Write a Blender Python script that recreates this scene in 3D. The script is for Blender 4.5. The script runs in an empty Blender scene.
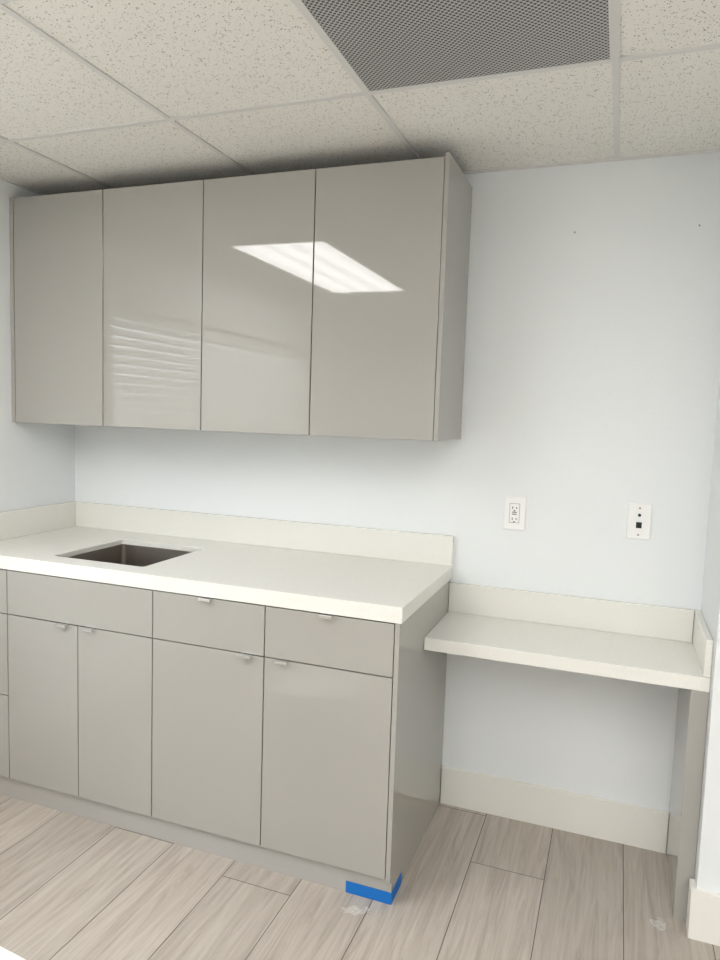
import bpy, bmesh, math, random
from mathutils import Matrix, Vector
random.seed(4)
sc=bpy.context.scene
sc.view_settings.view_transform='Standard'
sc.view_settings.look='None'
sc.view_settings.exposure=0.0
COL=sc.collection

# ---------- solved dimensions (metres) ----------
XL=-1.724; XN=.856; YJ=.405; ZC=2.316
XR_ROOM=2.9; YR=-4.7
DB=.638; ZT=.915; TC=.048; ZK=.084; ZDR=.703
G=[-1.452,-1.136,-.829,-.417,0.0]
DU=.349; ZB=1.381; ZU=2.252
T=.626; R0=.505; YB=.681

# ---------- material helpers ----------
def srgb(r,g,b):
    f=lambda c:(c/255/12.92) if c/255<=.04045 else ((c/255+.055)/1.055)**2.4
    return (f(r),f(g),f(b),1)
def mat(name,col,rough=.5,metal=0,coat=0,ior=1.5,bump=0,bscale=200,spec=.5):
    m=bpy.data.materials.new(name);m.use_nodes=True
    nt=m.node_tree;b=nt.nodes['Principled BSDF']
    b.inputs['Base Color'].default_value=col
    b.inputs['Roughness'].default_value=rough
    b.inputs['Metallic'].default_value=metal
    b.inputs['IOR'].default_value=ior
    b.inputs['Coat Weight'].default_value=coat
    b.inputs['Coat Roughness'].default_value=.02
    b.inputs['Specular IOR Level'].default_value=spec
    if bump:
        tc=nt.nodes.new('ShaderNodeTexCoord');n=nt.nodes.new('ShaderNodeTexNoise')
        n.inputs['Scale'].default_value=bscale;n.inputs['Detail'].default_value=3
        bp=nt.nodes.new('ShaderNodeBump');bp.inputs['Strength'].default_value=bump;bp.inputs['Distance'].default_value=.002
        nt.links.new(tc.outputs['Object'],n.inputs['Vector']);nt.links.new(n.outputs['Fac'],bp.inputs['Height'])
        nt.links.new(bp.outputs['Normal'],b.inputs['Normal'])
    return m
def N(nt,t,**k):
    n=nt.nodes.new(t)
    for a,v in k.items(): setattr(n,a,v)
    return n

M={}
M['wall']=mat('wall_paint',srgb(236,239,240),.55,bump=.25,bscale=120,spec=.25)
M['cab']=mat('gloss_lacquer_grey',srgb(168,165,159),.03,coat=0,ior=1.62)
nt=M['cab'].node_tree;b=nt.nodes['Principled BSDF']
tc=N(nt,'ShaderNodeTexCoord');nz=N(nt,'ShaderNodeTexNoise');nz.inputs['Scale'].default_value=2.5;nz.inputs['Detail'].default_value=1
bp=N(nt,'ShaderNodeBump');bp.inputs['Strength'].default_value=.05;bp.inputs['Distance'].default_value=.004
nt.links.new(tc.outputs['Object'],nz.inputs['Vector']);nt.links.new(nz.outputs['Fac'],bp.inputs['Height']);nt.links.new(bp.outputs['Normal'],b.inputs['Normal'])
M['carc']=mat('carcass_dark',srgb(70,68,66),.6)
M['kick']=mat('toe_kick_grey',srgb(174,171,166),.25)
M['trim']=mat('trim_paint_white',srgb(240,238,231),.4)
M['steel']=mat('brushed_steel',srgb(160,152,144),.42,metal=1,bump=.1,bscale=400)
M['chrome']=mat('satin_nickel',srgb(225,226,226),.2,metal=1)
M['plate']=mat('white_plastic',srgb(245,245,244),.3)
M['black']=mat('dark_plastic',srgb(25,27,35),.4)
M['screw']=mat('wall_screw_grey',srgb(140,140,140),.4)
M['tbar']=mat('ceiling_grid_metal',srgb(222,221,218),.4)
M['tape']=mat('blue_masking_tape',srgb(0,108,190),.7,bump=.3,bscale=300)
M['card']=mat('white_cardboard',srgb(240,240,240),.6)
m=M['slat']=mat('blind_slat',srgb(235,234,230),.5)
nt=m.node_tree;b=nt.nodes['Principled BSDF'];tr=N(nt,'ShaderNodeBsdfTranslucent');tr.inputs['Color'].default_value=(.9,.9,.88,1)
ms=N(nt,'ShaderNodeMixShader');ms.inputs[0].default_value=.4
nt.links.new(b.outputs[0],ms.inputs[1]);nt.links.new(tr.outputs[0],ms.inputs[2]);nt.links.new(ms.outputs[0],nt.nodes['Material Output'].inputs[0])
# clear plastic scrap
m=M['film']=mat('clear_plastic_film',(.9,.9,.9,1),.15)
m.node_tree.nodes['Principled BSDF'].inputs['Alpha'].default_value=.22

# daylight behind blinds
m=bpy.data.materials.new('daylight_glass');m.use_nodes=True;nt=m.node_tree;nt.nodes.clear()
o=N(nt,'ShaderNodeOutputMaterial');em=N(nt,'ShaderNodeEmission');em.inputs['Color'].default_value=(.88,.95,1,1);em.inputs['Strength'].default_value=6
nt.links.new(em.outputs[0],o.inputs[0]);M['day']=m

# quartz countertop
m=mat('quartz_white',srgb(238,236,227),.2);nt=m.node_tree;b=nt.nodes['Principled BSDF']
tc=N(nt,'ShaderNodeTexCoord');nz=N(nt,'ShaderNodeTexNoise');nz.inputs['Scale'].default_value=300;nz.inputs['Detail'].default_value=3
cr=N(nt,'ShaderNodeValToRGB');cr.color_ramp.elements[0].position=.3;cr.color_ramp.elements[0].color=srgb(231,229,221);cr.color_ramp.elements[1].position=.6;cr.color_ramp.elements[1].color=srgb(238,237,231)
nt.links.new(tc.outputs['Object'],nz.inputs['Vector']);nt.links.new(nz.outputs['Fac'],cr.inputs['Fac']);nt.links.new(cr.outputs['Color'],b.inputs['Base Color'])
M['quartz']=m

# ceiling tile
m=mat('acoustic_tile',srgb(226,222,214),.9,spec=.1);nt=m.node_tree;b=nt.nodes['Principled BSDF']
tc=N(nt,'ShaderNodeTexCoord')
v=N(nt,'ShaderNodeTexVoronoi');v.inputs['Scale'].default_value=150;v.inputs['Randomness'].default_value=1
nz=N(nt,'ShaderNodeTexNoise');nz.inputs['Scale'].default_value=60;nz.inputs['Detail'].default_value=2
v2=N(nt,'ShaderNodeTexVoronoi');v2.inputs['Scale'].default_value=260
nt.links.new(tc.outputs['Object'],v.inputs['Vector']);nt.links.new(tc.outputs['Object'],nz.inputs['Vector']);nt.links.new(tc.outputs['Object'],v2.inputs['Vector'])
mu=N(nt,'ShaderNodeMath',operation='MULTIPLY_ADD');mu.inputs[1].default_value=.75;mu.inputs[2].default_value=-.17
nt.links.new(nz.outputs['Fac'],mu.inputs[0])
lt=N(nt,'ShaderNodeMath',operation='LESS_THAN');nt.links.new(v.outputs['Distance'],lt.inputs[0]);nt.links.new(mu.outputs[0],lt.inputs[1])
lt2=N(nt,'ShaderNodeMath',operation='LESS_THAN');nt.links.new(v2.outputs['Distance'],lt2.inputs[0]);lt2.inputs[1].default_value=.12
mx0=N(nt,'ShaderNodeMath',operation='MAXIMUM');nt.links.new(lt.outputs[0],mx0.inputs[0]);nt.links.new(lt2.outputs[0],mx0.inputs[1])
mx=N(nt,'ShaderNodeMixRGB');mx.inputs['Color1'].default_value=srgb(240,238,232);mx.inputs['Color2'].default_value=srgb(162,158,151)
nt.links.new(mx0.outputs[0],mx.inputs['Fac']);nt.links.new(mx.outputs['Color'],b.inputs['Base Color'])
M['tile']=m

# perforated grille: staggered holes
m=mat('perforated_metal',srgb(150,150,150),.5);nt=m.node_tree;b=nt.nodes['Principled BSDF']
tc=N(nt,'ShaderNodeTexCoord');mp=N(nt,'ShaderNodeMapping');mp.inputs['Rotation'].default_value=(0,0,math.radians(45));mp.inputs['Scale'].default_value=(105,105,105)
v=N(nt,'ShaderNodeTexVoronoi',voronoi_dimensions='2D');v.inputs['Scale'].default_value=1;v.inputs['Randomness'].default_value=0
nt.links.new(tc.outputs['Object'],mp.inputs['Vector']);nt.links.new(mp.outputs['Vector'],v.inputs['Vector'])
cr=N(nt,'ShaderNodeValToRGB');cr.color_ramp.elements[0].position=.34;cr.color_ramp.elements[0].color=srgb(72,73,76);cr.color_ramp.elements[1].position=.42;cr.color_ramp.elements[1].color=srgb(188,188,188)
nt.links.new(v.outputs['Distance'],cr.inputs['Fac']);nt.links.new(cr.outputs['Color'],b.inputs['Base Color'])
M['perf']=m

# floor planks
m=mat('oak_plank',srgb(190,180,170),.36,spec=.4);nt=m.node_tree;b=nt.nodes['Principled BSDF']
tc=N(nt,'ShaderNodeTexCoord');at=N(nt,'ShaderNodeAttribute',attribute_name='rnd')
mp=N(nt,'ShaderNodeMapping');mp.inputs['Scale'].default_value=(34,2.2,1)
ad=N(nt,'ShaderNodeVectorMath',operation='ADD');sc1=N(nt,'ShaderNodeVectorMath',operation='SCALE');sc1.inputs['Scale'].default_value=37
nt.links.new(at.outputs['Color'],sc1.inputs[0]);nt.links.new(tc.outputs['Object'],mp.inputs['Vector']);nt.links.new(mp.outputs['Vector'],ad.inputs[0]);nt.links.new(sc1.outputs['Vector'],ad.inputs[1])
nz=N(nt,'ShaderNodeTexNoise');nz.inputs['Scale'].default_value=1;nz.inputs['Detail'].default_value=9;nz.inputs['Roughness'].default_value=.68;nz.inputs['Distortion'].default_value=1.4
nt.links.new(ad.outputs['Vector'],nz.inputs['Vector'])
cr=N(nt,'ShaderNodeValToRGB');e=cr.color_ramp.elements;e[0].position=.28;e[0].color=srgb(164,153,142);e[1].position=.72;e[1].color=srgb(205,197,187)
e2=cr.color_ramp.elements.new(.5);e2.color=srgb(190,180,169)
nt.links.new(nz.outputs['Fac'],cr.inputs['Fac'])
hs=N(nt,'ShaderNodeHueSaturation');mr=N(nt,'ShaderNodeMapRange');mr.inputs['To Min'].default_value=.88;mr.inputs['To Max'].default_value=1.05
sp=N(nt,'ShaderNodeSeparateColor');nt.links.new(at.outputs['Color'],sp.inputs['Color']);nt.links.new(sp.outputs[0],mr.inputs['Value']);nt.links.new(mr.outputs['Result'],hs.inputs['Value'])
nt.links.new(cr.outputs['Color'],hs.inputs['Color']);nt.links.new(hs.outputs['Color'],b.inputs['Base Color'])
bp=N(nt,'ShaderNodeBump');bp.inputs['Strength'].default_value=.12;bp.inputs['Distance'].default_value=.001;nt.links.new(nz.outputs['Fac'],bp.inputs['Height']);nt.links.new(bp.outputs['Normal'],b.inputs['Normal'])
M['floor']=m
M['gap']=mat('plank_joint',srgb(104,96,88),.8)

# troffer lens emission with faint tube banding
LS=11.2
m=bpy.data.materials.new('troffer_lens');m.use_nodes=True;nt=m.node_tree;nt.nodes.clear()
o=N(nt,'ShaderNodeOutputMaterial');em=N(nt,'ShaderNodeEmission');em.inputs['Color'].default_value=(1,.99,.968,1)
tc=N(nt,'ShaderNodeTexCoord');wv=N(nt,'ShaderNodeTexWave');wv.wave_type='BANDS';wv.bands_direction='X';wv.inputs['Scale'].default_value=2.1
mr=N(nt,'ShaderNodeMapRange');mr.inputs['To Min'].default_value=LS*.88;mr.inputs['To Max'].default_value=LS*1.1
nt.links.new(tc.outputs['Object'],wv.inputs['Vector']);nt.links.new(wv.outputs['Fac'],mr.inputs['Value']);nt.links.new(mr.outputs['Result'],em.inputs['Strength']);nt.links.new(em.outputs[0],o.inputs[0])
M['lens']=m

# ---------- geometry helpers ----------
def link(ob,parent=None):
    COL.objects.link(ob)
    if parent: ob.parent=parent
    return ob
def empty(name):
    e=bpy.data.objects.new(name,None);e.empty_display_size=.1;COL.objects.link(e);return e
def boxes(name,bl,mt,parent=None,bevel=0,seg=2):
    bm=bmesh.new()
    for (x0,x1,y0,y1,z0,z1) in bl:
        r=bmesh.ops.create_cube(bm,size=1)
        for v in r['verts']:
            v.co=Vector(((x0+x1)/2+v.co.x*(x1-x0),(y0+y1)/2+v.co.y*(y1-y0),(z0+z1)/2+v.co.z*(z1-z0)))
    me=bpy.data.meshes.new(name);bm.to_mesh(me);bm.free()
    me.materials.append(M[mt])
    ob=bpy.data.objects.new(name,me)
    if bevel:
        md=ob.modifiers.new('bevel','BEVEL');md.width=bevel;md.segments=seg;md.limit_method='ANGLE'
    return link(ob,parent)
def box(name,x0,x1,y0,y1,z0,z1,mt,parent=None,bevel=0): return boxes(name,[(x0,x1,y0,y1,z0,z1)],mt,parent,bevel)
def cyl(name,c,axis,r,h,mt,parent=None,n=24):
    bm=bmesh.new();bmesh.ops.create_cone(bm,segments=n,radius1=r,radius2=r,depth=h,cap_ends=True)
    if axis=='y': bmesh.ops.rotate(bm,matrix=Matrix.Rotation(math.pi/2,3,'X'),verts=bm.verts)
    bmesh.ops.translate(bm,vec=c,verts=bm.verts)
    me=bpy.data.meshes.new(name);bm.to_mesh(me);bm.free();me.materials.append(M[mt])
    return link(bpy.data.objects.new(name,me),parent)

# ---------- room shell ----------
box('wall_back',XL-.1,XR_ROOM+.1,0,.1,-.05,ZC+.1,'wall')
WY0,WY1,WZ0,WZ1=-3.15,-.90,.95,1.98
boxes('wall_left',[(XL-.1,XL,YR,WY0,-.05,ZC+.1),(XL-.1,XL,WY1,0,-.05,ZC+.1),(XL-.1,XL,WY0,WY1,-.05,WZ0),(XL-.1,XL,WY0,WY1,WZ1,ZC+.1)],'wall')
box('wall_right_return',XN,XR_ROOM,-YJ,0,-.05,ZC+.1,'wall')
box('wall_right',XR_ROOM,XR_ROOM+.1,YR,-YJ,-.05,ZC+.1,'wall')
box('wall_front',XL-.1,XR_ROOM+.1,YR-.1,YR,-.05,ZC+.1,'wall')
w=empty('window_1')
boxes('window_frame',[(XL-.08,XL+.012,WY0,WY0+.04,WZ0,WZ1),(XL-.08,XL+.012,WY1-.04,WY1,WZ0,WZ1),(XL-.08,XL+.012,WY0+.04,WY1-.04,WZ0,WZ0+.04),(XL-.08,XL+.012,WY0+.04,WY1-.04,WZ1-.04,WZ1)],'trim',w)
box('window_glass',XL-.1,XL-.085,WY0,WY1,WZ0,WZ1,'day',w)
bm=bmesh.new()
z=WZ0+.06
while z<WZ1-.06:
    r=bmesh.ops.create_cube(bm,size=1)
    for vv in r['verts']:
        vv.co=Vector((vv.co.x*.05,vv.co.y*(WY1-WY0-.1),vv.co.z*.003))
    bmesh.ops.rotate(bm,matrix=Matrix.Rotation(math.radians(55),3,'Y'),verts=r['verts'])
    bmesh.ops.translate(bm,vec=(XL-.045,(WY0+WY1)/2,z),verts=r['verts']);z+=.045
me=bpy.data.meshes.new('blind_slats');bm.to_mesh(me);bm.free();me.materials.append(M['slat']);link(bpy.data.objects.new('blind_slats',me),w)
box('blind_headrail',XL-.07,XL-.01,WY0+.05,WY1-.05,WZ1-.09,WZ1-.045,'trim',w)

# floor planks
fl=empty('floor')
box('subfloor',XL-.1,XR_ROOM+.1,YR-.1,.1,-.06,-.0025,'gap',fl)
PW=.237;bm=bmesh.new();cl=bm.loops.layers.float_color.new('rnd')
k0=int((XL-.432)/PW)-2;k1=int((XR_ROOM-.432)/PW)+2
for k in range(k0,k1):
    x0=.432+k*PW;x1=x0+PW
    off={-1:-.32,-4:-.70,0:-1.05,1:-.83,-2:-1.25,-3:-1.12,-5:-1.5,-6:-.62,-7:-1.5,-8:-1.0}.get(k,random.uniform(-1.2,0))
    y=off+1.22*2
    while y>YR-.1:
        ya=y-1.22;c=[random.random() for _ in range(3)]
        X0,X1=max(x0,XL-.1)+.0013,min(x1,XR_ROOM+.1)-.0013;Y0,Y1=max(ya,YR-.1)+.0013,min(y,.05)-.0013
        if X1>X0 and Y1>Y0:
            vs=[bm.verts.new(p) for p in((X0,Y0,0),(X1,Y0,0),(X1,Y1,0),(X0,Y1,0))]
            f=bm.faces.new(vs)
            for l in f.loops:l[cl]=(*c,1)
        y=ya
me=bpy.data.meshes.new('floor_planks');bm.to_mesh(me);bm.free();me.materials.append(M['floor']);link(bpy.data.objects.new('floor_planks',me),fl)

# ceiling
ce=empty('ceiling')
box('ceiling_tiles',XL-.1,XR_ROOM+.1,YR-.1,.1,ZC,ZC+.03,'tile',ce)
bw=.0085;bars=[];
x=R0-6*T
while x<XR_ROOM:
    if x>XL: bars.append((x-bw,x+bw,YR,0,ZC-.004,ZC+.001))
    x+=T
y=-YB
while y>YR:
    bars.append((XL,XR_ROOM,y-bw,y+bw,ZC-.0042,ZC+.001));y-=T
bars+=[(XL,XN,-.02,0,ZC-.005,ZC+.001),(XL,XL+.02,YR,-.02,ZC-.0051,ZC+.001),(XN,XR_ROOM,-YJ-.02,-YJ,ZC-.005,ZC+.001),(XN-.02,XN,-YJ-.02,-.02,ZC-.0052,ZC+.001)]
boxes('ceiling_grid',bars,'tbar',ce)
vt=empty('ceiling_air_vent')
a0,a1,b0,b1=R0-T+bw,R0-bw,-YB-T+bw,-YB-bw;fw=.004
box('perforated_panel',a0+fw,a1-fw,b0+fw,b1-fw,ZC-.004,ZC-.0005,'perf',vt)
boxes('vent_frame',[(a0,a0+fw,b0,b1,ZC-.006,ZC-.0005),(a1-fw,a1,b0,b1,ZC-.006,ZC-.0005),(a0+fw,a1-fw,b0,b0+fw,ZC-.006,ZC-.0005),(a0+fw,a1-fw,b1-fw,b1,ZC-.006,ZC-.0005)],'tbar',vt)

def troffer(name,x0,x1,y0,y1):
    e=empty(name);f=.03
    boxes('fixture_frame',[(x0-f,x0,y0-f,y1+f,ZC-.012,ZC),(x1,x1+f,y0-f,y1+f,ZC-.012,ZC),(x0,x1,y0-f,y0,ZC-.012,ZC),(x0,x1,y1,y1+f,ZC-.012,ZC)],'tbar',e)
    box('fixture_lens',x0,x1,y0,y1,ZC-.008,ZC-.002,'lens',e)
troffer('ceiling_light_panel',-1.385,-.865,-2.85,-1.455)
troffer('added_fill_panel_1',.62,1.12,-3.1,-1.75)  # unseen panel, added to brighten the room from the right
troffer('added_fill_panel_2',-.55,-.05,-4.5,-3.15)  # added behind the camera as fill light, out of view
troffer('added_fill_panel_3',1.75,2.25,-4.2,-2.8)  # another unseen fill panel, added to raise overall brightness

# baseboards
box('baseboard_back',.017,.806,-.015,0,0,.144,'trim',None,.002)
boxes('baseboard_right',[(XN-.015,XR_ROOM,-YJ-.015,-YJ,0,.144),(XN-.015,XN,-YJ,-.362,0,.144)],'trim',None,0)
box('baseboard_left',XL,XL+.015,YR,-DB-.03,0,.144,'trim')
box('baseboard_front',XL+.015,XR_ROOM,YR,YR+.015,0,.144,'trim')

# ---------- base cabinet ----------
SX0,SX1,SY0,SY1=-1.32,-.93,-.555,-.175
TS=.02
bc=empty('base_cabinet')
y0,y1,z0,z1=-DB+.0205,-.001,ZK,ZT-TC-.004
boxes('carcass',[(XL+.001,SX0-.03,y0,y1,z0,z1),(SX1+.03,0,y0,y1,z0,z1),(SX0-.03,SX1+.03,y0,SY0-.02,z0,z1),(SX0-.03,SX1+.03,SY1+.02,y1,z0,z1),(SX0-.03,SX1+.03,SY0-.02,SY1+.02,z0,.62)],'carc',bc)
box('toe_kick',XL+.001,0,-DB+.02,-DB+.034,0,ZK-.001,'kick',bc)
boxes('end_panel',[(.001,.015,-DB,-.001,ZK-.01,ZT-TC),(.001,.015,-DB+.018,-.001,0,ZK-.01)],'cab',bc)
gp=.0018
def front(name,x0,x1,z0,z1): return box(name,x0+gp,x1-gp,-DB,-DB+.019,z0+gp,z1-gp,'cab',bc,.0012)
zt=ZT-TC-.003
front('drawer_front_1',G[3],G[4],ZDR,zt);front('drawer_front_2',G[2],G[3],ZDR,zt);front('drawer_front_3',G[0],G[2],ZDR,zt)
for i in range(4): front('door_panel_%d'%(i+1),G[i],G[i+1],ZK,ZDR)
front('drawer_front_4',XL+.002,G[0],ZDR,zt);front('drawer_front_5',XL+.002,G[0],.40,ZDR);front('drawer_front_6',XL+.002,G[0],ZK,.40)
def pull(i,xc,z):
    boxes('tab_pull_%d'%i,[(xc-.021,xc+.021,-DB-.018,-DB+.012,z-.0005,z+.0015),(xc-.021,xc+.021,-DB-.020,-DB-.018,z-.006,z+.0015)],'chrome',bc)
pull(1,(G[3]+G[4])/2,zt-.001);pull(2,(G[2]+G[3])/2,zt-.001)
pull(3,G[3]-.06,ZDR-.001);pull(4,G[3]+.065,ZDR-.001);pull(5,G[1]-.06,ZDR-.001);pull(6,G[1]+.055,ZDR-.001)

# ---------- counter with sink cut-out (20 mm slab, mitred apron) ----------
def rrect(x0,x1,y0,y1,r,n=6):
    p=[]
    for cx,cy,a in((x1-r,y1-r,0),(x0+r,y1-r,90),(x0+r,y0+r,180),(x1-r,y0+r,270)):
        for i in range(n+1):
            t=math.radians(a+90*i/n);p.append((cx+r*math.cos(t),cy+r*math.sin(t)))
    return p
ct=empty('countertop')
slab=box('counter_slab',XL+.001,.022,-DB-.004,-.001,ZT-TC,ZT,'quartz',ct)
def prism(P,z0,z1):
    bm=bmesh.new();n=len(P)
    a=[bm.verts.new((x,y,z0)) for x,y in P];b_=[bm.verts.new((x,y,z1)) for x,y in P]
    for i in range(n): bm.faces.new((a[i],a[(i+1)%n],b_[(i+1)%n],b_[i]))
    bm.faces.new(a[::-1]);bm.faces.new(b_)
    me=bpy.data.meshes.new('cut');bm.to_mesh(me);bm.free();o=bpy.data.objects.new('cut',me);COL.objects.link(o);return o
c1=prism(rrect(SX0,SX1,SY0,SY1,.012),ZT-.1,ZT+.1)
c2=prism(rrect(SX0-.025,SX1+.025,SY0-.025,SY1+.025,.02),ZT-.12,ZT-TS)
for cu in(c1,c2):
    md=slab.modifiers.new('b','BOOLEAN');md.object=cu;md.operation='DIFFERENCE';md.solver='EXACT'
dg=bpy.context.evaluated_depsgraph_get();nm=bpy.data.meshes.new_from_object(slab.evaluated_get(dg));slab.modifiers.clear();slab.data=nm
for cu in(c1,c2): bpy.data.objects.remove(cu)
md=slab.modifiers.new('bevel','BEVEL');md.width=.002;md.segments=2;md.limit_method='ANGLE'
box('backsplash_rear',XL+.021,.022,-.020,-.001,ZT,1.026,'quartz',ct,.002)
box('backsplash_side',XL+.001,XL+.020,-DB,-.001,ZT,1.026,'quartz',ct,.002)
bm=bmesh.new();rings=[];zs=ZT-TS-.0006
for (dx,z,r) in((-.022,zs,.02),(.001,zs,.016),(.004,ZT-TC-.17,.022),(.018,ZT-TC-.19,.03),(.05,ZT-TC-.195,.03)):
    rings.append([bm.verts.new((x,y,z)) for x,y in rrect(SX0+dx,SX1-dx,SY0+dx,SY1-dx,r)])
n=len(rings[0])
for A,B in zip(rings,rings[1:]):
    for i in range(n): bm.faces.new((A[i],B[i],B[(i+1)%n],A[(i+1)%n]))
bm.faces.new(rings[-1])
me=bpy.data.meshes.new('bowl');bm.to_mesh(me);bm.free();me.materials.append(M['steel'])
sk=empty('sink');link(bpy.data.objects.new('bowl',me),sk)
cyl('drain',((SX0+SX1)/2,(SY0+SY1)/2,ZT-TC-.193),'z',.04,.004,'chrome',sk)
cyl('drain_hole',((SX0+SX1)/2,(SY0+SY1)/2,ZT-TC-.1925),'z',.025,.005,'black',sk)

# ---------- wall cabinet ----------
uc=empty('wall_cabinet')
XD=.016
box('carcass_upper',XL+.02,XD-.001,-DU+.0205,-.001,ZB+.004,ZU-.002,'kick',uc)
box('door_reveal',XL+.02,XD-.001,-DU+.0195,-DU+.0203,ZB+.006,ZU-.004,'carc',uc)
box('bottom_panel',XL+.02,XD-.001,-DU+.021,-.001,ZB,ZB+.006,'cab',uc)
box('end_panel_upper',XD,XD+.014,-DU,-.001,ZB,ZU+.012,'cab',uc,.001)
box('filler_strip',XL+.001,XL+.019,-DU,-.001,ZB,ZU+.004,'cab',uc)
U=[XL+.02,-1.273,-.842,-.416,XD]
for i in range(4):
    box('upper_door_%d'%(i+1),U[i]+gp,U[i+1]-gp,-DU,-DU+.019,ZB+.001,ZU,'cab',uc,.0012)

# ---------- desk ----------
dk=empty('desk_counter')
box('desk_top',.016,XN-.001,-.357,-.001,.703,.745,'quartz',dk,.002)
box('desk_backsplash',.016,XN-.021,-.020,-.001,.745,.853,'quartz',dk,.002)
box('desk_side_splash',XN-.020,XN-.001,-.352,-.001,.745,.853,'quartz',dk,.002)
box('desk_support_panel',.807,XN-.001,-.352,-.001,0,.703,'cab',dk,.001)

# ---------- outlets ----------
ou=empty('wall_outlet');xc,zc=.236,1.127
box('cover_plate',xc-.038,xc+.038,-.007,0,zc-.060,zc+.060,'plate',ou,.003)
box('receptacle_body',xc-.0165,xc+.0165,-.009,-.004,zc-.0335,zc+.0335,'plate',ou,.001)
sl=[]
for dz in(.019,-.021):
    sl+=[(xc-.008,xc-.0055,-.0098,-.0085,zc+dz-.004,zc+dz+.005),(xc+.0055,xc+.008,-.0098,-.0085,zc+dz-.003,zc+dz+.004),(xc-.0025,xc+.0025,-.0098,-.0085,zc+dz-.012,zc+dz-.008)]
boxes('slots',sl,'black',ou)
boxes('test_buttons',[(xc-.008,xc+.008,-.0105,-.0085,zc+.0015,zc+.0055),(xc-.008,xc+.008,-.0105,-.0085,zc-.0055,zc-.0015)],'screw',ou)
rim=[(xc-.0175,xc+.0175,-.0078,-.005,zc+.0335,zc+.0345),(xc-.0175,xc+.0175,-.0078,-.005,zc-.0345,zc-.0335),(xc-.0175,xc-.0165,-.0078,-.005,zc-.0335,zc+.0335),(xc+.0165,xc+.0175,-.0078,-.005,zc-.0335,zc+.0335)]
boxes('seam',rim,'carc',ou)
dj=empty('data_jack_plate');xc,zc=.648,1.131
box('jack_cover_plate',xc-.037,xc+.037,-.007,0,zc-.060,zc+.060,'plate',dj,.003)
box('ethernet_port',xc-.009,xc+.009,-.0085,-.005,zc-.022,zc-.002,'black',dj,.001)
cyl('coax_port',(xc,-.009,zc+.022),'y',.005,.008,'black',dj)
cyl('screw_top',(xc,-.0073,zc+.045),'y',.003,.002,'screw',dj);cyl('screw_bottom',(xc,-.0073,zc-.045),'y',.003,.002,'screw',dj)
for i,(x,z,r) in enumerate([(.385,2.09,.0025),(.765,2.09,.0025)]):
    cyl('wall_screw' if i==0 else 'wall_screw.%03d'%i,(x,-.003,z),'y',r,.006,'screw')

# ---------- blue tape at cabinet foot ----------
yk=-DB+.018
boxes('masking_tape_strip',[(-.13,.0165,yk-.0012,yk-.0002,.001,.038),(.0152,.0165,yk-.0002,yk+.10,.001,.040)],'tape')

# ---------- crumpled plastic scraps ----------
def scrap(name,cx,cy,sx,sy,rot):
    bm=bmesh.new();bmesh.ops.create_grid(bm,x_segments=14,y_segments=10,size=.5)
    for v in bm.verts:
        x,y=v.co.x,v.co.y
        v.co=Vector((x*sx*(1+.25*math.sin(9*y)),y*sy*(1+.3*math.cos(7*x+1)),.002+abs(.006*math.sin(11*x+5*y)+.004*random.random())))
    bmesh.ops.rotate(bm,matrix=Matrix.Rotation(rot,3,'Z'),verts=bm.verts);bmesh.ops.translate(bm,vec=(cx,cy,0),verts=bm.verts)
    me=bpy.data.meshes.new(name);bm.to_mesh(me);bm.free();me.materials.append(M['film']);link(bpy.data.objects.new(name,me))
scrap('plastic_scrap',-.07,-.69,.075,.03,.3)
scrap('plastic_scrap.001',.765,-.40,.045,.04,1.0)

# ---------- white box near the camera ----------
wb=empty('white_cardboard_box')
u=Vector((.995,-.1,0)).normalized()
A=Vector((-.658,-1.412,0));cen=A+u*.05+Vector((-.1,-.995,0))*.13
ang=math.atan2(u.y,u.x)
box('box_body',-.17,.17,-.125,.125,0,.235,'card',wb,.003)
box('box_lid',-.175,.175,-.13,.13,.19,.25,'card',wb,.003)
wb.location=cen;wb.rotation_euler=(0,0,ang)

# ---------- camera ----------
yaw,pitch,roll=.351,-.092,.033
cy_,sy_=math.cos(yaw),math.sin(yaw);cp,sp_=math.cos(pitch),math.sin(pitch)
F=Vector((-sy_*cp,cy_*cp,sp_));Rt=Vector((cy_,sy_,0));Up=Rt.cross(F)
c,s=math.cos(roll),math.sin(roll)
R2=c*Rt+s*Up;U2=-s*Rt+c*Up
mw=Matrix(((R2.x,U2.x,-F.x,.571),(R2.y,U2.y,-F.y,-2.528),(R2.z,U2.z,-F.z,1.456),(0,0,0,1)))
cam=bpy.data.cameras.new('camera');co=bpy.data.objects.new('camera',cam);COL.objects.link(co);co.matrix_world=mw
cam.sensor_width=36;cam.sensor_fit='AUTO';cam.lens=704.6/960*36;cam.clip_start=.02
sc.camera=co
wd=bpy.data.worlds.new('world');sc.world=wd;wd.use_nodes=True;wd.node_tree.nodes['Background'].inputs[0].default_value=(.8,.88,1,1);wd.node_tree.nodes['Background'].inputs[1].default_value=.5
